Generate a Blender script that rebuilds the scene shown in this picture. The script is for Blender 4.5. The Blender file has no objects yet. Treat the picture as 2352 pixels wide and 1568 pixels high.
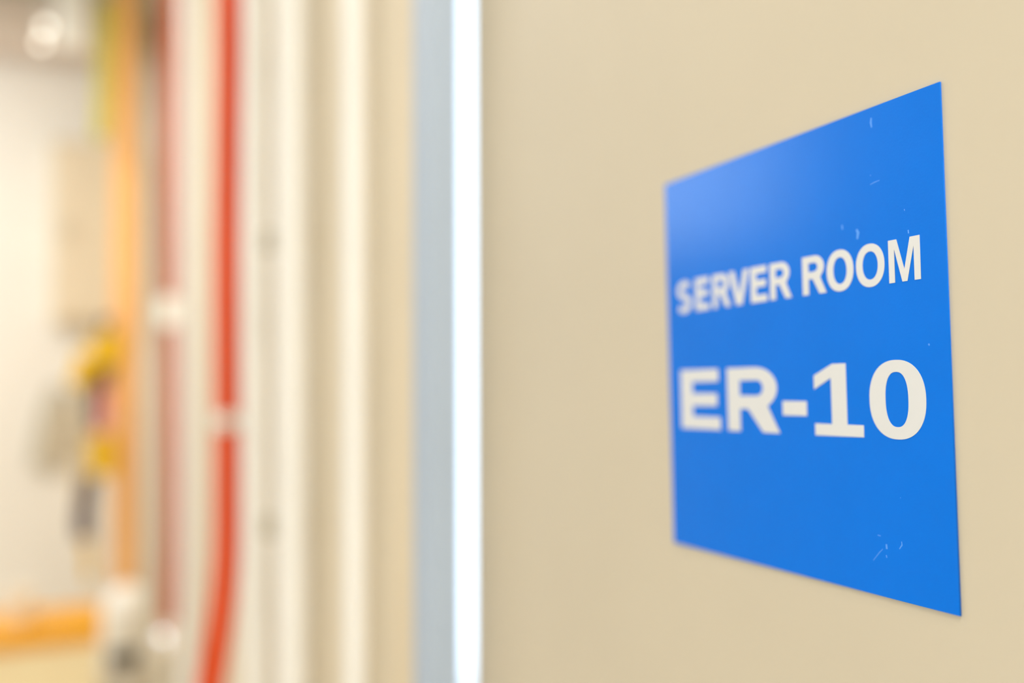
import bpy, bmesh, math, random
from mathutils import Vector, Matrix

# ---------------------------------------------------------------- camera
S = bpy.context.scene
COL = S.collection
CAMZ = 1.5
DW = 0.29324                      # distance lens - right wall (x = 0)
YAW, PITCH, ROLL = 0.388100, 0.0082801, -0.0021723
FPX = 2287.0
_fw = Vector((math.sin(YAW) * math.cos(PITCH), math.cos(YAW) * math.cos(PITCH), math.sin(PITCH)))
_rt = Vector((math.cos(YAW), -math.sin(YAW), 0))
_up = _rt.cross(_fw)
RT = _rt * math.cos(ROLL) + _up * math.sin(ROLL)
UP = -_rt * math.sin(ROLL) + _up * math.cos(ROLL)
CO = Vector((-DW, 0, CAMZ))
cam = bpy.data.objects.new('camera', bpy.data.cameras.new('camera'))
COL.objects.link(cam)
m = Matrix((RT, UP, -_fw)).transposed().to_4x4()
m.translation = CO
cam.matrix_world = m
cam.data.sensor_width = 36.0
cam.data.lens = 36.0 * FPX / 2352.0
cam.data.clip_start = 0.01
cam.data.dof.use_dof = True
cam.data.dof.focus_distance = 0.390
cam.data.dof.aperture_fstop = 2.35
S.camera = cam

# ---------------------------------------------------------------- world, light, exposure
S.view_settings.view_transform = 'Standard'
S.view_settings.look = 'None'
S.view_settings.exposure = 0.0
S.view_settings.gamma = 1.0
S.view_settings.use_curve_mapping = False
W = bpy.data.worlds.new('world')
S.world = W
W.use_nodes = True
W.node_tree.nodes['Background'].inputs[0].default_value = (0.80, 0.90, 1.0, 1)
W.node_tree.nodes['Background'].inputs[1].default_value = 2.4

H = 3.3                           # ceiling height
XL, YB, YF = -2.7, -1.9, 6.0      # left wall, back wall, far wall

def area(name, loc, rot, sx, sy, power, col):
    l = bpy.data.lights.new(name, 'AREA')
    l.shape = 'RECTANGLE'; l.size = sx; l.size_y = sy
    l.energy = power; l.color = col
    o = bpy.data.objects.new(name, l)
    o.location = loc; o.rotation_euler = rot
    COL.objects.link(o)
    return o
WARM = (1.0, 0.97, 0.925)
LAMPS = [(-0.62, -0.6, 0.8, 34), (-1.45, 2.5, 0.6, 17), (-1.45, 4.0, 1.0, 34)]
for lx, ly, w_, pw in LAMPS:
    area('ceiling_light_glow', (lx, ly, H - 0.075), (0, 0, 0), w_, 0.55, pw, WARM)
# window light, unseen and added for reflections in the sign and metal strip
WN = [(3.9, 5.9, 2.05, 3.15, 3.2, (0.95, 0.97, 1.0)), (-1.86, -0.40, 0.06, 3.22, 1.5, (0.94, 0.97, 1.0))]
for y0_, y1_, z0_, z1_, lum, col_ in WN:
    area('added_window_light', (XL - 0.09, (y0_ + y1_) / 2, (z0_ + z1_) / 2), (0, math.radians(-90), 0), z1_ - z0_, y1_ - y0_,
         lum * math.pi * (z1_ - z0_) * (y1_ - y0_), col_)

# ---------------------------------------------------------------- helpers
def ray(px, py):
    return (_fw + RT * ((px - 1176) / FPX) - UP * ((py - 784) / FPX))
def atY(px, py, Y):
    d = ray(px, py); return CO + d * ((Y - CO.y) / d.y)
def atX(px, py, X):
    d = ray(px, py); return CO + d * ((X - CO.x) / d.x)

def tag(o, label=None, cat=None, group=None, kind=None):
    if label: o['label'] = label
    if cat: o['category'] = cat
    if group: o['group'] = group
    if kind: o['kind'] = kind
    return o

def link(name, bm, mat, parent=None, smooth=False):
    bmesh.ops.recalc_face_normals(bm, faces=bm.faces)
    me = bpy.data.meshes.new(name)
    bm.to_mesh(me); bm.free()
    me.materials.append(mat)
    if smooth:
        for p in me.polygons: p.use_smooth = True
        try: me.set_sharp_from_angle(angle=math.radians(40))
        except Exception: pass
    o = bpy.data.objects.new(name, me)
    COL.objects.link(o)
    if parent:
        o.parent = parent
        o.matrix_parent_inverse = parent_world(parent).inverted()
    return o
def parent_world(p):
    w = p.matrix_basis.copy()
    if p.parent: w = parent_world(p.parent) @ p.matrix_parent_inverse @ w
    return w

def empty(name, loc):
    o = bpy.data.objects.new(name, None)
    o.location = loc; o.empty_display_size = 0.05
    COL.objects.link(o)
    return o

def box(bm, lo, hi, bev=0.0, seg=2):
    g = bmesh.ops.create_cube(bm, size=1.0)
    vs = g['verts']
    for v in vs:
        v.co = Vector(((lo[i] + hi[i]) / 2 + v.co[i] * (hi[i] - lo[i]) for i in range(3)))
    if bev:
        es = list({e for v in vs for e in v.link_edges})
        bmesh.ops.bevel(bm, geom=es, offset=bev, segments=seg, profile=0.5, affect='EDGES')

def cyl(bm, a, b, r, r2=None, n=32):
    a, b = Vector(a), Vector(b); d = b - a
    q = Vector((0, 0, 1)).rotation_difference(d.normalized()).to_matrix().to_4x4()
    q.translation = (a + b) / 2
    bmesh.ops.create_cone(bm, cap_ends=True, segments=n, radius1=r, radius2=r if r2 is None else r2,
                          depth=d.length, matrix=q)

def ball(bm, c, r, sc=(1, 1, 1), n=24):
    mt = Matrix.Translation(c) @ Matrix.Diagonal((sc[0], sc[1], sc[2], 1))
    bmesh.ops.create_uvsphere(bm, u_segments=n, v_segments=n // 2, radius=r, matrix=mt)

def smoothpath(pts, sub=8):
    P = [Vector(p) for p in pts]; out = []
    P = [P[0] * 2 - P[1]] + P + [P[-1] * 2 - P[-2]]
    for i in range(1, len(P) - 2):
        for k in range(sub):
            t = k / sub
            a, b, c, d = P[i - 1], P[i], P[i + 1], P[i + 2]
            out.append(0.5 * ((2 * b) + (c - a) * t + (2 * a - 5 * b + 4 * c - d) * t * t + (-a + 3 * b - 3 * c + d) * t ** 3))
    out.append(P[-2]); return out

def tube(bm, pts, r, n=16, flat=1.0, side=None):
    """round (or flattened, flat<1) tube along pts; r a number or a list"""
    rs = r if isinstance(r, (list, tuple)) else [r] * len(pts)
    ref = side or Vector((0, 1, 0)); rings = []
    for i, p in enumerate(pts):
        t = (pts[min(i + 1, len(pts) - 1)] - pts[max(i - 1, 0)]).normalized()
        u = (ref - t * ref.dot(t))
        if u.length < 1e-4: u = Vector((1, 0, 0)) - t * t.x
        u.normalize(); v = t.cross(u)
        rings.append([bm.verts.new(p + (u * math.cos(2 * math.pi * k / n) + v * math.sin(2 * math.pi * k / n) * flat) * rs[i]) for k in range(n)])
    for a, b in zip(rings, rings[1:]):
        for k in range(n):
            bm.faces.new((a[k], a[(k + 1) % n], b[(k + 1) % n], b[k]))
    bm.faces.new(rings[0][::-1]); bm.faces.new(rings[-1])

def lathe(bm, c, prof, n=40):
    rings = []
    for r, z in prof:
        rings.append([bm.verts.new((c[0] + r * math.cos(2 * math.pi * k / n), c[1] + r * math.sin(2 * math.pi * k / n), c[2] + z)) for k in range(n)])
    for a, b in zip(rings, rings[1:]):
        for k in range(n):
            bm.faces.new((a[k], a[(k + 1) % n], b[(k + 1) % n], b[k]))
    bm.faces.new(rings[0][::-1]); bm.faces.new(rings[-1])

def srgb(r, g, b):
    f = lambda c: (c / 255 / 12.92) if c / 255 <= 0.04045 else ((c / 255 + 0.055) / 1.055) ** 2.4
    return (f(r), f(g), f(b))

def mat(name, col, rough=0.5, metal=0.0, var=0.04, scale=6.0, bump=0.0, bscale=200.0, spec=0.5, emit=None, estr=0.0):
    mt = bpy.data.materials.new(name); mt.use_nodes = True
    nt = mt.node_tree; b = nt.nodes['Principled BSDF']
    tc = nt.nodes.new('ShaderNodeTexCoord')
    nz = nt.nodes.new('ShaderNodeTexNoise'); nz.inputs['Scale'].default_value = scale; nz.inputs['Detail'].default_value = 3
    nt.links.new(tc.outputs['Object'], nz.inputs['Vector'])
    rp = nt.nodes.new('ShaderNodeValToRGB')
    rp.color_ramp.elements[0].position = 0.3; rp.color_ramp.elements[1].position = 0.7
    rp.color_ramp.elements[0].color = tuple(max(0, c * (1 - var)) for c in col) + (1,)
    rp.color_ramp.elements[1].color = tuple(min(1, c * (1 + var)) for c in col) + (1,)
    nt.links.new(nz.outputs['Fac'], rp.inputs['Fac']); nt.links.new(rp.outputs['Color'], b.inputs['Base Color'])
    b.inputs['Roughness'].default_value = rough; b.inputs['Metallic'].default_value = metal
    b.inputs['Specular IOR Level'].default_value = spec
    if bump:
        n2 = nt.nodes.new('ShaderNodeTexNoise'); n2.inputs['Scale'].default_value = bscale; n2.inputs['Detail'].default_value = 2
        nt.links.new(tc.outputs['Object'], n2.inputs['Vector'])
        bp = nt.nodes.new('ShaderNodeBump'); bp.inputs['Strength'].default_value = bump; bp.inputs['Distance'].default_value = 0.0005
        nt.links.new(n2.outputs['Fac'], bp.inputs['Height']); nt.links.new(bp.outputs['Normal'], b.inputs['Normal'])
    if emit:
        b.inputs['Emission Color'].default_value = emit + (1,); b.inputs['Emission Strength'].default_value = estr
    return mt

M = {}
M['wall_tan'] = mat('tan wall paint', (0.615, 0.53, 0.39), 0.55, var=0.02, scale=5, bump=0.06, bscale=260, spec=0.2)
M['wall_tan_lit'] = mat('lightened tan wall paint', (0.75, 0.645, 0.475), 0.55, var=0.02, scale=5, bump=0.06, bscale=260, spec=0.2)  # same tan wall, lightened in colour to stand for brighter light
M['wall_white'] = mat('warm white wall paint', (0.90, 0.86, 0.79), 0.6, var=0.015, scale=3)
M['wall_grey'] = mat('dim grey paint', (0.42, 0.38, 0.32), 0.7)
M['ceiling'] = mat('ceiling paint', (0.40, 0.385, 0.29), 0.8)
M['floor'] = mat('floor coating', (0.72, 0.62, 0.47), 0.35, var=0.06)
M['frame_paint'] = mat('pale blue grey enamel', (0.43, 0.50, 0.59), 0.6, var=0.02)
M['bead_metal'] = mat('bright aluminium', (0.70, 0.745, 0.80), 0.14, 1.0, var=0.01)
M['sign_blue'] = mat('blue sign vinyl', (0.0, 0.17, 0.74), 0.17, var=0.02, scale=30, bump=0.08, bscale=900, spec=0.2)
M['sign_white'] = mat('white lettering vinyl', (0.71, 0.70, 0.675), 0.35, var=0.01)
M['scuff'] = mat('pale scuff', (0.09, 0.33, 0.87), 0.6)
M['cream_pvc'] = mat('cream plastic', (0.95, 0.92, 0.855), 0.30, var=0.02)
M['white_pvc'] = mat('white pipe plastic', (0.98, 0.97, 0.94), 0.30, var=0.01)
M['grey_pvc'] = mat('pale grey plastic pipe', (0.74, 0.72, 0.60), 0.40, var=0.02)
M['tan_pvc'] = mat('tan plastic', (0.75, 0.62, 0.42), 0.65, var=0.03)
M['clip_tan'] = mat('brown clip', (0.38, 0.31, 0.18), 0.4)
M['red'] = mat('red orange sheath', (0.78, 0.065, 0.0), 0.6, var=0.05, spec=0.1)
M['red_pale'] = mat('dull red paint', (0.55, 0.12, 0.04), 0.6)
M['orange'] = mat('orange paint', (0.96, 0.52, 0.18), 0.4, var=0.04)
M['crate'] = mat('orange plastic', (1.0, 0.86, 0.56), 0.4, var=0.03)  # crate front, colour made paler to stand for light on it
M['crate_lid_shade'] = mat('orange plastic in shade', (0.80, 0.36, 0.0), 0.4)  # same orange darkened, standing for the shade on the lid edge
M['yellow'] = mat('yellow webbing', (0.76, 0.46, 0.0), 0.6)
M['olive'] = mat('yellow green strap', (0.52, 0.45, 0.05), 0.6)
M['dark'] = mat('dark webbing', (0.07, 0.04, 0.05), 0.7)
M['grey'] = mat('grey canvas', (0.60, 0.55, 0.44), 0.8)
M['pink'] = mat('pink cloth', (0.72, 0.25, 0.26), 0.8)
M['box_beige'] = mat('beige enamel', (0.79, 0.67, 0.49), 0.45, var=0.02)
M['white_pl'] = mat('white plastic', (0.95, 0.92, 0.84), 0.3)
M['pail'] = mat('pale grey plastic', (0.80, 0.76, 0.65), 0.3)
M['black'] = mat('black rubber', (0.015, 0.015, 0.012), 0.5)
M['chrome'] = mat('polished chrome', (0.97, 0.97, 0.97), 0.06, 1.0, var=0.005)
M['duct'] = mat('pinkish primer', (0.72, 0.60, 0.50), 0.6)
M['diffuser'] = mat('lamp diffuser', (0.9, 0.9, 0.9), 0.5, emit=(1.0, 0.93, 0.82), estr=5.0)
M['bulb'] = mat('lamp bulb', (0.9, 0.9, 0.9), 0.5, emit=(1.0, 0.95, 0.80), estr=3.0)
def glassmat():
    mt = bpy.data.materials.new('window glass'); mt.use_nodes = True
    nt = mt.node_tree; nt.nodes.remove(nt.nodes['Principled BSDF'])
    tr = nt.nodes.new('ShaderNodeBsdfTransparent'); gl = nt.nodes.new('ShaderNodeBsdfGlossy'); mx = nt.nodes.new('ShaderNodeMixShader')
    mx.inputs[0].default_value = 0.05
    tr.inputs[0].default_value = (0.93, 0.97, 1.0, 1); gl.inputs['Roughness'].default_value = 0.02
    nt.links.new(tr.outputs[0], mx.inputs[1]); nt.links.new(gl.outputs[0], mx.inputs[2])
    nt.links.new(mx.outputs[0], nt.nodes['Material Output'].inputs['Surface'])
    return mt
M['glass'] = glassmat()

def slab(name, lo, hi, mt, bev=0.0):
    bm = bmesh.new(); box(bm, lo, hi, bev)
    return tag(link(name, bm, mt), kind='structure')

# ---------------------------------------------------------------- the room
T = 0.1
YE = atX(1092, 784, 0).y          # where the near wall panel ends at the door frame
slab('wall_right', (0, YB, 0), (T, YE + .03, H), M['wall_tan'])
slab('wall_right_rear', (0, YE + .03, 0), (T, YF, H), M['wall_tan_lit'])
# far wall; unseen tall opening at its left end added for a bright reflection
fx0, fx1, fz1 = -2.45, -1.15, 3.1
bm = bmesh.new()
box(bm, (XL - T, YF, 0), (fx0, YF + T, H)); box(bm, (fx1, YF, 0), (T, YF + T, H)); box(bm, (fx0, YF, fz1), (fx1, YF + T, H))
tag(link('wall_far', bm, M['wall_white']), kind='structure')
bm = bmesh.new()
for a, b in (((fx0, 0), (fx1, .06)), ((fx0, fz1 - .05), (fx1, fz1)), ((fx0, .06), (fx0 + .05, fz1 - .05)), ((fx1 - .05, .06), (fx1, fz1 - .05)),
             ((fx0 + .05, 2.1), (fx1 - .05, 2.16))):
    box(bm, (a[0], YF + .02, a[1]), (b[0], YF + .07, b[1]))
win2 = tag(link('added_window_2', bm, M['white_pl']), kind='structure')
bm = bmesh.new(); box(bm, (fx0 + .05, YF + .045, .06), (fx1 - .05, YF + .05, fz1 - .05))
link('pane', bm, M['glass'], win2)
slab('wall_back', (XL - T, YB - T, 0), (T, YB, H), M['wall_white'])
slab('floor', (XL - T, YB - T, -T), (T, YF + T, 0), M['floor'])
slab('ceiling', (XL - T, YB - T, H), (T, YF + T, H + T), M['ceiling'])
# left wall with two added openings, out of view, for sign and strip reflections
bm = bmesh.new()
(a0_, a1_, az0, az1), (b0_, b1_, bz0, bz1) = WN[0][:4], WN[1][:4]
for y0_, y1_, z0_, z1_ in ((YB, b0_, 0, H), (b0_, b1_, 0, bz0), (b0_, b1_, bz1, H), (b1_, a0_, 0, H), (a0_, a1_, 0, az0), (a0_, a1_, az1, H), (a1_, YF, 0, H)):
    box(bm, (XL - T, y0_, z0_), (XL, y1_, z1_))
tag(link('wall_left', bm, M['wall_grey']), kind='structure')
for nm, (wy0, wy1, wz0, wz1) in (('added_window_1', WN[0][:4]), ('added_window_3', WN[1][:4])):
    bm = bmesh.new()
    for a, b in (((wy0, wz0), (wy1, wz0 + .05)), ((wy0, wz1 - .05), (wy1, wz1)), ((wy0, wz0 + .05), (wy0 + .05, wz1 - .05)),
                 ((wy1 - .05, wz0 + .05), (wy1, wz1 - .05))):
        box(bm, (XL - .07, a[0], a[1]), (XL - .02, b[0], b[1]))
    win = tag(link(nm, bm, M['white_pl']), kind='structure')
    bm = bmesh.new(); box(bm, (XL - .05, wy0 + .05, wz0 + .05), (XL - .045, wy1 - .05, wz1 - .05))
    link('pane', bm, M['glass'], win)

# ---------------------------------------------------------------- ceiling lights
for i, (lx, ly, w_, pw) in enumerate(LAMPS):
    e = empty('ceiling_light', (lx, ly, H))
    tag(e, ['square ceiling light panel over the blue sign', 'narrow ceiling light panel in the middle of the room',
            'square ceiling light panel near the far white wall'][i], 'ceiling light')
    bm = bmesh.new()
    hx, hy = w_ / 2 + .05, .33
    for lo, hi in (((-hx, -hy), (hx, -hy + .03)), ((-hx, hy - .03), (hx, hy)), ((-hx, -hy + .03), (-hx + .03, hy - .03)), ((hx - .03, -hy + .03), (hx, hy - .03))):
        box(bm, (lx + lo[0], ly + lo[1], H - .07), (lx + hi[0], ly + hi[1], H))
    link('frame', bm, M['white_pl'], e)
    bm = bmesh.new(); box(bm, (lx - hx + .03, ly - hy + .03, H - .06), (lx + hx - .03, ly + hy - .03, H - .05))
    link('diffuser', bm, M['diffuser'], e)

# ---------------------------------------------------------------- the sign
SY, SZ, ST = 0.38259331, CAMZ - 0.00296571, 0.04153289
def sgn(u, v, x):                  # millimetres on the sign -> world
    a = (u * math.cos(ST) - v * math.sin(ST)) / 1000; b = (u * math.sin(ST) + v * math.cos(ST)) / 1000
    return Vector((x, SY - a, SZ + b))
def inv(px, py):
    P = atX(px, py, 0); a = -(P.y - SY); b = P.z - SZ
    return ((a * math.cos(ST) + b * math.sin(ST)) * 1000, (-a * math.sin(ST) + b * math.cos(ST)) * 1000)

def plate(name, loops, x0, x1, mt, parent=None):
    """flat plate between x0 and x1 from an outline and holes, in sign millimetres"""
    cu = bpy.data.curves.new(name, 'CURVE'); cu.dimensions = '2D'; cu.fill_mode = 'BOTH'
    cu.extrude = abs(x1 - x0) / 2
    for lp in loops:
        sp = cu.splines.new('POLY'); sp.points.add(len(lp) - 1)
        for p, (u, v) in zip(sp.points, lp): p.co = (u / 1000, v / 1000, 0, 1)
        sp.use_cyclic_u = True
    tmp = bpy.data.objects.new('tmp', cu); COL.objects.link(tmp)
    dg = bpy.context.evaluated_depsgraph_get(); dg.update()
    me = bpy.data.meshes.new_from_object(tmp.evaluated_get(dg))
    me.name = name
    bpy.data.objects.remove(tmp)
    for v in me.vertices:
        u, w, z = v.co
        v.co = sgn(u * 1000, w * 1000, (x0 + x1) / 2 - z)
    me.materials.clear(); me.materials.append(mt)
    o = bpy.data.objects.new(name, me); COL.objects.link(o)
    if parent:
        o.parent = parent; o.matrix_parent_inverse = parent_world(parent).inverted()
    return o

sign = tag(empty('sign', sgn(0, -100, 0)), 'square blue sign with white lettering stuck on the tan wall', 'sign')
plate('panel', [[(-100, -100), (100, -100), (100, 100), (-100, 100)]], -0.0001, -0.0009, M['sign_blue'], sign)

def ellipse(l, r, b, t, n=72, p=2.0):
    cx, cy, a, h = (l + r) / 2, (b + t) / 2, (r - l) / 2, (t - b) / 2
    o = []
    for k in range(n):
        q = 2 * math.pi * k / n; c, s = math.cos(q), math.sin(q)
        o.append((cx + a * math.copysign(abs(c) ** (2 / p), c), cy + h * math.copysign(abs(s) ** (2 / p), s)))
    return o
def arc(cx, cy, a, b, q0, q1, n=14):
    return [(cx + a * math.cos(math.radians(q0 + (q1 - q0) * k / n)), cy + b * math.sin(math.radians(q0 + (q1 - q0) * k / n))) for k in range(n + 1)]
def gE(l, r, w, b, t, h, mid, midr=None, topr=None):
    midr = midr or r - (r - l) * 0.06; topr = topr or r - (r - l) * 0.02
    return [[(l, b), (r, b), (r, b + h), (l + w, b + h), (l + w, mid - h / 2), (midr, mid - h / 2), (midr, mid + h / 2),
             (l + w, mid + h / 2), (l + w, t - h), (topr, t - h), (topr, t), (l, t)]]
def gR(l, bowl, leg, w, b, t, cb, ct, low, legw, notch, lin):
    """stem w; counter between cb..ct; lower bar edge low; leg from lin to the foot"""
    cyo = (t + low) / 2; ry = (t - low) / 2; rx = (bowl - l) * 0.42
    out = [(l, b), (l + w, b), (l + w, low), (lin, low), (leg - legw, b), (leg, b), notch]
    a = arc(bowl - rx, cyo, rx, ry, -62, 90)
    out += a[1:] + [(l, t)]
    cyc = (cb + ct) / 2; ryc = (ct - cb) / 2; cr = bowl - w * 1.02
    hole = [(l + w, cb)] + arc(cr - ryc * 1.25, cyc, ryc * 1.25, ryc, -90, 90) + [(l + w, ct)]
    return [out, hole]
def stroke(pts, w):
    L, Rr = [], []
    for i, p in enumerate(pts):
        a, b = pts[max(i - 1, 0)], pts[min(i + 1, len(pts) - 1)]
        dx, dy = b[0] - a[0], b[1] - a[1]; n = math.hypot(dx, dy)
        nx, ny = -dy / n * w / 2, dx / n * w / 2
        L.append((p[0] + nx, p[1] + ny * 0.86)); Rr.append((p[0] - nx, p[1] - ny * 0.86))
    return [L + Rr[::-1]]
B1, T1 = 26.4, 43.6
def gS(l, r, b, t, w):
    q = [(.90, .86), (.72, .945), (.48, .965), (.20, .90), (.085, .74), (.17, .60), (.50, .50), (.84, .39), (.93, .25), (.80, .09), (.50, .03), (.26, .045), (.07, .13)]
    ins = w / 2
    pts = [Vector((l + ins * .7 + x * (r - l - 1.4 * ins), b + ins * .72 + y * (t - b - 1.5 * ins), 0)) for x, y in q]
    return stroke([(p.x, p.y) for p in smoothpath(pts, 6)], w)
def R1(l): return gR(l, l + 14.6, l + 15.9, 4.2, B1, T1, 36.5, 40.5, 33.3, 4.6, (l + 12.0, 33.4), l + 6.9)
def letter(nm, loops, what):
    plate(nm, loops, -0.00092, -0.00105, M['sign_white'], sign)
letter('letter', gS(-89.6, -75.4, B1 - .4, T1 + .4, 4.1), 'S')
letter('letter', gE(-71.4, -58.6, 4.5, B1, T1, 3.5, 35.4), 'E')
letter('letter', R1(-55.2), 'R')
letter('letter', [[(-40.4, T1), (-35.8, T1), (-31.8, 31.4), (-28.0, T1), (-23.6, T1), (-29.4, B1), (-34.5, B1)]], 'V')
letter('letter', gE(-22.2, -9.4, 4.4, B1, T1, 3.4, 35.4), 'E')
letter('letter', R1(-6.9), 'R')
letter('letter', R1(16.9), 'R')
letter('letter', [ellipse(33.3, 50.0, B1 - .35, T1 + .35, p=2.15), ellipse(37.5, 45.9, B1 + 2.8, T1 - 2.9, p=2.15)], 'O')
letter('letter', [ellipse(51.7, 68.1, B1 - .35, T1 + .35, p=2.15), ellipse(55.5, 64.4, B1 + 2.7, T1 - 2.8, p=2.15)], 'O')
letter('letter', [[(70.5, B1), (73.65, B1), (73.65, 39.9), (77.6, B1), (80.25, B1), (84.05, 39.9), (84.05, B1), (87.3, B1),
                   (87.3, T1), (82.2, T1), (78.85, 31.2), (75.0, T1), (70.5, T1)]], 'M')
letter('letter', gE(-88.2, -51.2, 11.4, -36.3, -4.9, 6.5, -20.8, -53.8, -52.4), 'E')
letter('letter', gR(-44.4, -4.2, -2.6, 10.6, -36.3, -4.9, -18.7, -11.2, -25.2, 13.0, (-11.6, -23.6), -27.2), 'R')
letter('hyphen', [[(-.2, -27.8), (17.0, -27.8), (17.0, -21.2), (-.2, -21.2)]], '-')
letter('digit', [[(22.4, -9.8), (34.7, -4.9), (43.2, -4.9), (43.2, -31.0), (53.0, -31.0), (53.0, -36.0), (22.4, -36.2), (22.4, -31.0),
                  (33.6, -31.0), (33.6, -11.0), (22.4, -15.9)]], '1')
letter('digit', [ellipse(57.0, 87.6, -36.1, -4.4, p=2.25), ellipse(66.0, 78.5, -31.2, -9.2, p=2.4)], '0')
# scuffs on the sign surface
def sliver(pts, w):
    uv = [inv(*p) for p in pts]
    n = len(uv); L = []; Rr = []
    for i, p in enumerate(uv):
        a, b = uv[max(i - 1, 0)], uv[min(i + 1, n - 1)]
        dx, dy = b[0] - a[0], b[1] - a[1]; q = math.hypot(dx, dy) or 1
        ww = w * (0.35 + 0.65 * math.sin(math.pi * (i + .5) / n))
        L.append((p[0] - dy / q * ww / 2, p[1] + dx / q * ww / 2)); Rr.append((p[0] + dy / q * ww / 2, p[1] - dx / q * ww / 2))
    return L + Rr[::-1]
for pts, w in (([(2005, 271), (2004, 282), (2006, 293)], 1.0), ([(2003, 424), (2012, 419), (2024, 414)], .35),
               ([(1938, 517), (1939, 527)], 1.0), ([(1971, 527), (1975, 534), (1973, 549)], 1.6), ([(2090, 528), (2091, 536)], .8),
               ([(2040, 1249), (2041, 1260)], 1.1), ([(2040, 1274), (2041, 1280)], .6), ([(2020, 1228), (2027, 1230)], .4),
               ([(2075, 1243), (2076, 1251), (2070, 1260)], .6), ([(2010, 1286), (2024, 1268), (2032, 1260)], .35),
               ([(2137, 789), (2139, 793)], .8), ([(1892, 1332), (1896, 1333)], .5), ([(2081, 480), (2082, 484)], .4),
               ([(2003, 402), (2004, 404)], .3), ([(2072, 1142), (2073, 1143)], .3)):
    plate('scuff_mark', [sliver(pts, w)], -0.00091, -0.00094, M['scuff'], sign)

# ---------------------------------------------------------------- door frame next to the sign
fr = tag(empty('door_frame', (-0.01, YE + .03, 0)), 'pale blue grey steel door frame with bright metal edge strip, right of the cream conduits', 'door frame')
p_in = atX(1091, 784, -.0002)
_d = ray(1055, 784)                # the strip leans out of the wall and away from the camera
_k = (p_in.x + DW + .771 / .637 * p_in.y) / (_d.x + .771 / .637 * _d.y)
p_out = CO + _d * _k
YJ = p_out.y + .0005
a = atY(985, 784, YJ).x
bm = bmesh.new(); box(bm, (a, YJ, 0), (0, YJ + 0.05, H), 0.003)
link('jamb', bm, M['frame_paint'], fr)
bm = bmesh.new()
# chamfered metal strip between the wall and the jamb
ring = [(p_in.x, p_in.y), (p_out.x, p_out.y), (-.0002, p_out.y)]
vs = [[bm.verts.new((x, y, z)) for x, y in ring] for z in (0, H)]
bm.faces.new(vs[0]); bm.faces.new(vs[1][::-1])
for k in range(3): bm.faces.new((vs[0][k], vs[0][(k + 1) % 3], vs[1][(k + 1) % 3], vs[1][k]))
tag(link('edge_strip', bm, M['bead_metal'], fr, True), 'bright polished metal edge strip')

# ---------------------------------------------------------------- conduits on the right wall
def conduit(px, r, off, mt, name, label, cat, group=None, clips=(), z0=0.0, z1=H, couplings=()):
    P = atX(px, 784, -off)
    e = tag(empty(name, (P.x, P.y, z0)), label, cat, group)
    bm = bmesh.new(); cyl(bm, (P.x, P.y, z0), (P.x, P.y, z1), r, n=40)
    link('pipe', bm, mt, e, True)
    for cy in clips:
        z = atY(px, cy, P.y).z
        bm = bmesh.new()
        cyl(bm, (P.x, P.y, z - .012), (P.x, P.y, z + .012), r * 1.12, n=32)
        box(bm, (P.x, P.y - r * 1.5, z - .011), (-0.0005, P.y + r * 1.5, z + .011), .001)
        link('clip', bm, M['white_pl'], e)
    for cy in couplings:
        z = atY(px, cy, P.y).z
        bm = bmesh.new(); cyl(bm, (P.x, P.y, z - .05), (P.x, P.y, z + .05), r * 1.22, n=32)
        link('coupling', bm, mt, e, True)
    return e, P
G = 'cream conduits on the tan wall'
conduit(818, .0140, .020, M['cream_pvc'], 'conduit', 'slim cream conduit between the door frame and the paired conduits', 'conduit', G)
e2, P2 = conduit(673, .0255, .032, M['cream_pvc'], 'conduit', 'cream conduit of the close pair, right one, next to the slim conduit', 'conduit', G)
e3, P3 = conduit(591, .0270, .034, M['cream_pvc'], 'conduit', 'cream conduit of the close pair, left one, beside the bright red cable', 'conduit', G)
for cy in (38, 585, 1160):
    z = atY(628, cy, P3.y).z
    bm = bmesh.new(); p = Vector((-.056, (P2.y + P3.y) / 2 - .04, z))
    box(bm, (p.x, p.y - .024, p.z - .015), (-.0005, p.y + .024, p.z + .015), .003)
    tag(link('pipe_bracket', bm, M['clip_tan']), 'small brown bracket joining the paired cream conduits, ' + {38: 'topmost of three', 585: 'middle of three', 1160: 'lowest of three'}[cy],
        'bracket', 'brackets between the paired conduits')
# flat trunking right beside the frame
p0, p1 = atX(966, 784, -.012), atX(922, 784, -.012)
bm = bmesh.new(); box(bm, (-.022, YJ + .053, 0), (0, p1.y, H), .002)
link_o = link('cable_trunking', bm, M['tan_pvc']); tag(link_o, 'flat tan vertical cable trunking right behind the blue grey door frame', 'cable trunking')
# cream conduit further along
conduit(434, .030, .036, M['white_pvc'], 'conduit', 'whiter conduit between the dull red pipe and the bright red cable', 'conduit', G)

conduit(346, .026, .060, M['grey_pvc'], 'conduit', 'pale grey conduit in the far corner just right of the orange post', 'conduit')

# bright red cable, bending away from the wall at the bottom
Pr = atX(521, 784, -.062)
def rc(px, py, Y=None): return atY(px, py, Y or Pr.y)
zs = [Vector((rc(526, 0).x, Pr.y, H))] + [rc(x, y) for x, y in ((526, 0), (524, 300), (521, 600), (522, 900), (522, 1150), (521, 1260), (514, 1360), (503, 1450), (490, 1540), (474, 1640))]
lp = zs[-1]
zs += [Vector((lp.x - .06, lp.y, .30)), Vector((lp.x - .08, lp.y + .02, .10)), Vector((lp.x - .09, lp.y + .06, .02)), Vector((lp.x - .10, lp.y + .3, .02))]
bm = bmesh.new(); tube(bm, smoothpath(zs, 6), .026, 20)
cab = tag(link('red_cable', bm, M['red'], None, True), 'bright red orange cable running down the tan wall and bending left at the bottom', 'cable')
cp = rc(520, 966)
cl = tag(empty('cable_clip', cp), 'round pale clip holding the bright red cable halfway down', 'clip')
c = rc(520, 966)
bm = bmesh.new()
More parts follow.
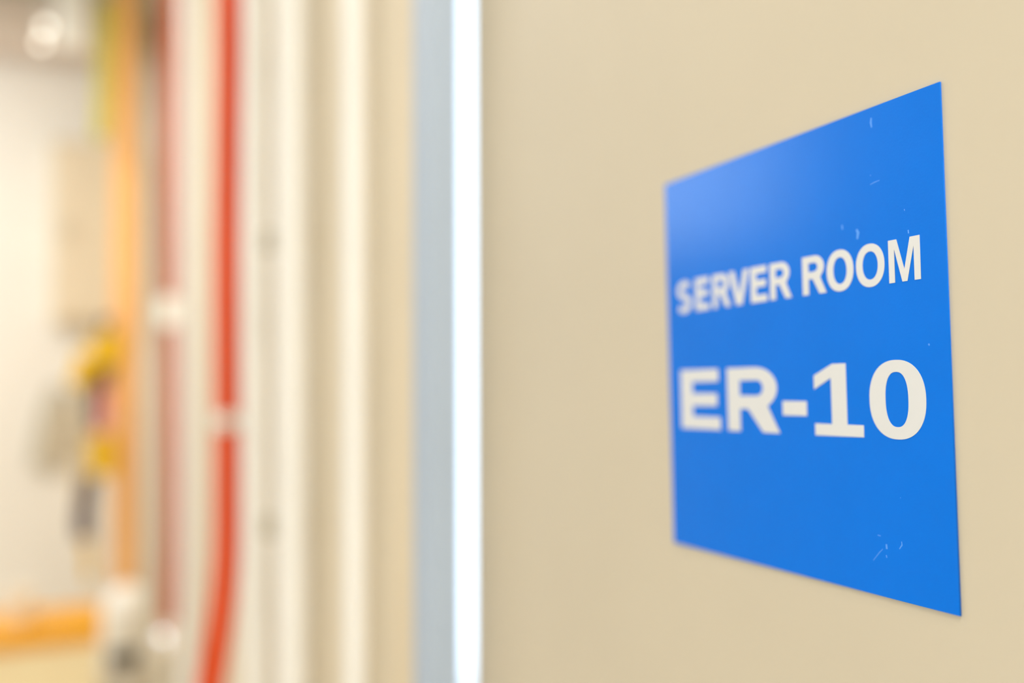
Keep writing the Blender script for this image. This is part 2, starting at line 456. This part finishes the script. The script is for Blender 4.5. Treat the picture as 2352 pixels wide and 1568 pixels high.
tube(bm, smoothpath([Vector((c.x + .0285 * math.cos(q), c.y + .0285 * math.sin(q), c.z)) for q in [math.radians(20 + 320 * k / 16) for k in range(17)]], 3), .0165, 12, .12, side=Vector((0, 0, 1)))
box(bm, (c.x + .03, c.y - .012, c.z - .012), (-.0002, c.y + .012, c.z + .012))
link('clip_body', bm, M['pail'], cl, True)
bm = bmesh.new(); ball(bm, (c.x - .014, c.y - .036, c.z), .008)
link('screw_head', bm, M['chrome'], cl, True)

# dull red pipe, further away
pd = atX(392, 784, -.055)
e = tag(empty('red_pipe', (pd.x, pd.y, .2)), 'dull red vertical pipe left of the white conduit, ending in a white coupling', 'pipe')
zb = atY(388, 1425, pd.y).z
bm = bmesh.new()
pts = [Vector((pd.x, pd.y, H)), atY(391, 500, pd.y), atY(392, 900, pd.y), atY(396, 1200, pd.y), atY(392, 1330, pd.y), atY(389, 1430, pd.y)]
tube(bm, smoothpath(pts, 6), .031, 24)
link('pipe', bm, M['red_pale'], e, True)
zc = atY(388, 716, pd.y)
bm = bmesh.new(); cyl(bm, zc - Vector((0, 0, .055)), zc + Vector((0, 0, .055)), .040)
box(bm, (zc.x, zc.y - .015, zc.z - .02), (-.0005, zc.y + .015, zc.z + .02))
tag(link('joint_sleeve', bm, M['white_pl'], e, True), 'pale joint sleeve')

# ---------------------------------------------------------------- orange post
pc = atY(290, 784, 5.2)
bm = bmesh.new(); box(bm, (pc.x - .062, pc.y - .06, 0), (pc.x + .062, pc.y + .06, H), .012, 3)
tag(link('orange_post', bm, M['orange']), 'tall orange square post in front of the white far wall', 'post')

# ---------------------------------------------------------------- electrical cabinet on the far wall
a0, a1 = atY(118, 318, 5.85), atY(292, 745, 5.85)
e = tag(empty('electrical_cabinet', ((a0.x + a1.x) / 2, 5.92, a1.z)), 'beige electrical cabinet mounted on the white far wall behind the orange post', 'cabinet')
bm = bmesh.new(); box(bm, (a0.x, 5.86, a1.z), (a1.x, 5.999, a0.z), .008)
link('body', bm, M['box_beige'], e)
bm = bmesh.new(); box(bm, (a0.x + .03, 5.835, a1.z + .03), (a1.x - .03, 5.859, a0.z - .03), .006)
dr = link('door', bm, M['box_beige'], e)
bm = bmesh.new(); hz = (a0.z + a1.z) / 2
box(bm, (a0.x + .05, 5.81, hz - .05), (a0.x + .075, 5.834, hz + .05), .004)
link('handle', bm, M['grey'], dr)

# ---------------------------------------------------------------- hanging straps and gear beside the post
YS = 4.9
hk = tag(empty('strap_bundle', atY(225, 770, YS)), 'bundle of yellow and black straps hanging in front of the orange post', 'straps')
def strap(pp, w, mt, nm='strap', flat=.28, dy=0.0, lab=None):
    bm = bmesh.new(); tube(bm, smoothpath([atY(x, y, YS + dy) for x, y in pp], 6), w, 14, flat, side=Vector((1, 0, 0)))
    o = link(nm, bm, mt, hk, True)
    if lab: o['label'] = lab
strap([(238, 765), (247, 800), (240, 842)], .070, M['yellow'], 'pad', .5, 0, 'yellow pad')
strap([(205, 812), (194, 850), (182, 886)], .048, M['yellow'], 'pad', .5, -.01, 'yellow pad')
strap([(240, 840), (234, 880), (226, 930), (214, 990)], .042, M['dark'], 'strap', .3, .02, 'dark strap')
strap([(186, 880), (188, 960), (196, 1040), (196, 1100)], .028, M['grey'], 'strap', .3, 0, 'grey strap')
strap([(196, 830), (192, 960), (186, 1100), (182, 1210)], .020, M['yellow'], 'strap', .3, .03, 'yellow strap')
strap([(244, 890), (240, 950), (232, 1000)], .026, M['pink'], 'tab', .35, -.02, 'pink tab')
strap([(226, 998), (236, 1040), (236, 1092)], .060, M['yellow'], 'pad', .5, -.03, 'yellow pad')
strap([(204, 1090), (196, 1150), (190, 1200), (196, 1236)], .038, M['dark'], 'strap', .3, 0, 'dark strap')
strap([(196, 1228), (202, 1265), (206, 1330)], .018, M['yellow'], 'strap', .3, 0, 'yellow strap end')
strap([(238, 762), (240, 735)], .014, M['dark'], 'hook', 1, 0)
bm = bmesh.new()
h = atY(240, 735, YS)
cyl(bm, (h.x, h.y, h.z), (h.x + .03, pc.y - .0605, h.z), .008)
link('hook', bm, M['dark'], hk)
gy = tag(empty('hanging_cloth', atY(110, 930, 5.9)), 'grey and pinkish cloth hanging on the far white wall left of the straps', 'cloth')
for pp, w, mt, nm in (([(140, 890), (118, 940), (102, 1000), (90, 1075)], .055, M['grey'], 'fold'), ([(150, 930), (138, 990), (128, 1060)], .06, M['wall_tan'], 'fold')):
    bm = bmesh.new(); tube(bm, smoothpath([atY(x, y, 5.95) for x, y in pp], 6), w, 16, .35, side=Vector((1, 0, 0)))
    link(nm, bm, mt, gy, True)
# yellow green strap high on the post
bm = bmesh.new(); tube(bm, smoothpath([atY(x, y, 5.0) for x, y in ((246, 0), (246, 60), (240, 150), (238, 230), (232, 320))], 6), .036, 14, .3, side=Vector((1, 0, 0)))
tag(link('webbing_strap', bm, M['olive'], None, True), 'yellow green webbing strap hanging along the upper part of the orange post', 'strap')

# ---------------------------------------------------------------- crate, lower left
c0, c1 = atY(-140, 1440, 4.1), atY(226, 1440, 4.1)
e = tag(empty('orange_crate', ((c0.x + c1.x) / 2, 4.3, 0)), 'orange plastic crate on the floor at the lower left', 'crate')
zt = CRZ = c1.z
bm = bmesh.new()
x0, x1, y0, y1 = c0.x, c1.x, 4.1, 4.5
box(bm, (x0, y0, 0), (x1, y0 + .015, zt - .06)); box(bm, (x0, y1 - .015, 0), (x1, y1, zt - .06))
box(bm, (x0, y0 + .015, 0), (x0 + .015, y1 - .015, zt - .06)); box(bm, (x1 - .015, y0 + .015, 0), (x1, y1 - .015, zt - .06)); box(bm, (x0 + .015, y0 + .015, 0), (x1 - .015, y1 - .015, .015))
link('body', bm, M['crate'], e)
bm = bmesh.new()
x0 -= .01; x1 += .01; y0 -= .01; y1 += .01
box(bm, (x0, y0, zt - .06), (x1, y1, zt), .006)
link('lid', bm, M['crate_lid_shade'], e)

# ---------------------------------------------------------------- white containers by the wall base
pv = atY(292, 1568, 4.75)
e = tag(empty('white_canister', (pv.x, 4.75, 0)), 'white plastic canister with black cap standing below the orange post', 'canister')
zt = atY(292, 1345, 4.75).z
bm = bmesh.new()
lathe(bm, (pv.x, 4.75, 0), [(.10, 0), (.105, .01), (.105, zt - .14), (.10, zt - .08), (.07, zt - .02), (.05, zt)])
link('body', bm, M['white_pl'], e, True)
e = tag(empty('pipe_valve', atY(386, 1470, pd.y)), 'pale valve fitting at the foot of the dull red pipe', 'valve')
vt = atY(386, 1428, pd.y); vb = atY(386, 1560, pd.y)
bm = bmesh.new(); cyl(bm, (vt.x, vt.y, 0), (vt.x, vt.y, vt.z - .001), .045); ball(bm, (vt.x, vt.y, (vt.z + vb.z) / 2), .075)
link('body', bm, M['pail'], e, True)
bm = bmesh.new(); k = atY(384, 1474, pd.y - .13)
cyl(bm, (vt.x, vt.y - .05, k.z), (k.x, k.y, k.z), .012); ball(bm, k, .048)
link('knob', bm, M['chrome'], e, True)
# white bottle with a black cap lying level in front of the canister
e = tag(empty('spray_bottle', (atY(272, 1568, 4.45).x, 4.45, 0)), 'white bottle with a black nozzle standing between crate and canister', 'bottle')
q = atY(268, 1530, 4.45)
bm = bmesh.new(); lathe(bm, (q.x, q.y, 0), [(.055, 0), (.06, .01), (.06, q.z - .10), (.05, q.z - .05), (.024, q.z - .02), (.022, q.z)])
link('body', bm, M['white_pvc'], e, True)
bm = bmesh.new(); box(bm, (q.x - .03, q.y - .025, q.z + .001), (q.x + .085, q.y + .025, q.z + .065), .008, 3)
link('nozzle', bm, M['black'], e)
# small white cup on the crate
q = atY(42, 1400, 4.28)
e = tag(empty('cup', (q.x, q.y, CRZ)), 'small round white cup standing on the orange crate lid', 'cup')
bm = bmesh.new(); lathe(bm, (q.x, q.y, CRZ), [(.04, 0.0005), (.045, .01), (.058, .14), (.052, .14), (.038, .02)])
link('body', bm, M['white_pl'], e, True)

# ---------------------------------------------------------------- top left: duct and hanging lamps
d0 = atY(-60, 75, 5.6)
bm = bmesh.new(); box(bm, (XL + .0, 5.55, d0.z - .02), (pc.x - .09, 5.98, H), .01)
tag(link('ceiling_duct', bm, M['duct']), 'pinkish duct along the top of the far wall', 'duct')
for i, (px, py, rr) in enumerate(((104, 62, .02), (95, 98, .016))):
    p = atY(px, py, 5.3 - .25 * i)
    e = tag(empty('pendant_bulb', (p.x, p.y, H)), ['small lit pendant bulb at the top left, upper one', 'small lit pendant bulb at the top left, lower one'][i], 'light bulb', 'pendant bulbs')
    bm = bmesh.new(); cyl(bm, (p.x, p.y, p.z + rr), (p.x, p.y, H), .003, n=8); link('cord', bm, M['white_pl'], e)
    bm = bmesh.new(); ball(bm, p, rr); link('bulb', bm, M['bulb'], e, True)
p = atY(168, 112, 5.2)
e = tag(empty('tube_lamp', (p.x, p.y, H)), 'pale vertical lamp cover hanging from the ceiling at the top left', 'lamp')
bm = bmesh.new(); box(bm, (p.x - .075, p.y - .04, p.z), (p.x + .075, p.y + .04, H), .02, 3)
link('cover', bm, M['cream_pvc'], e)
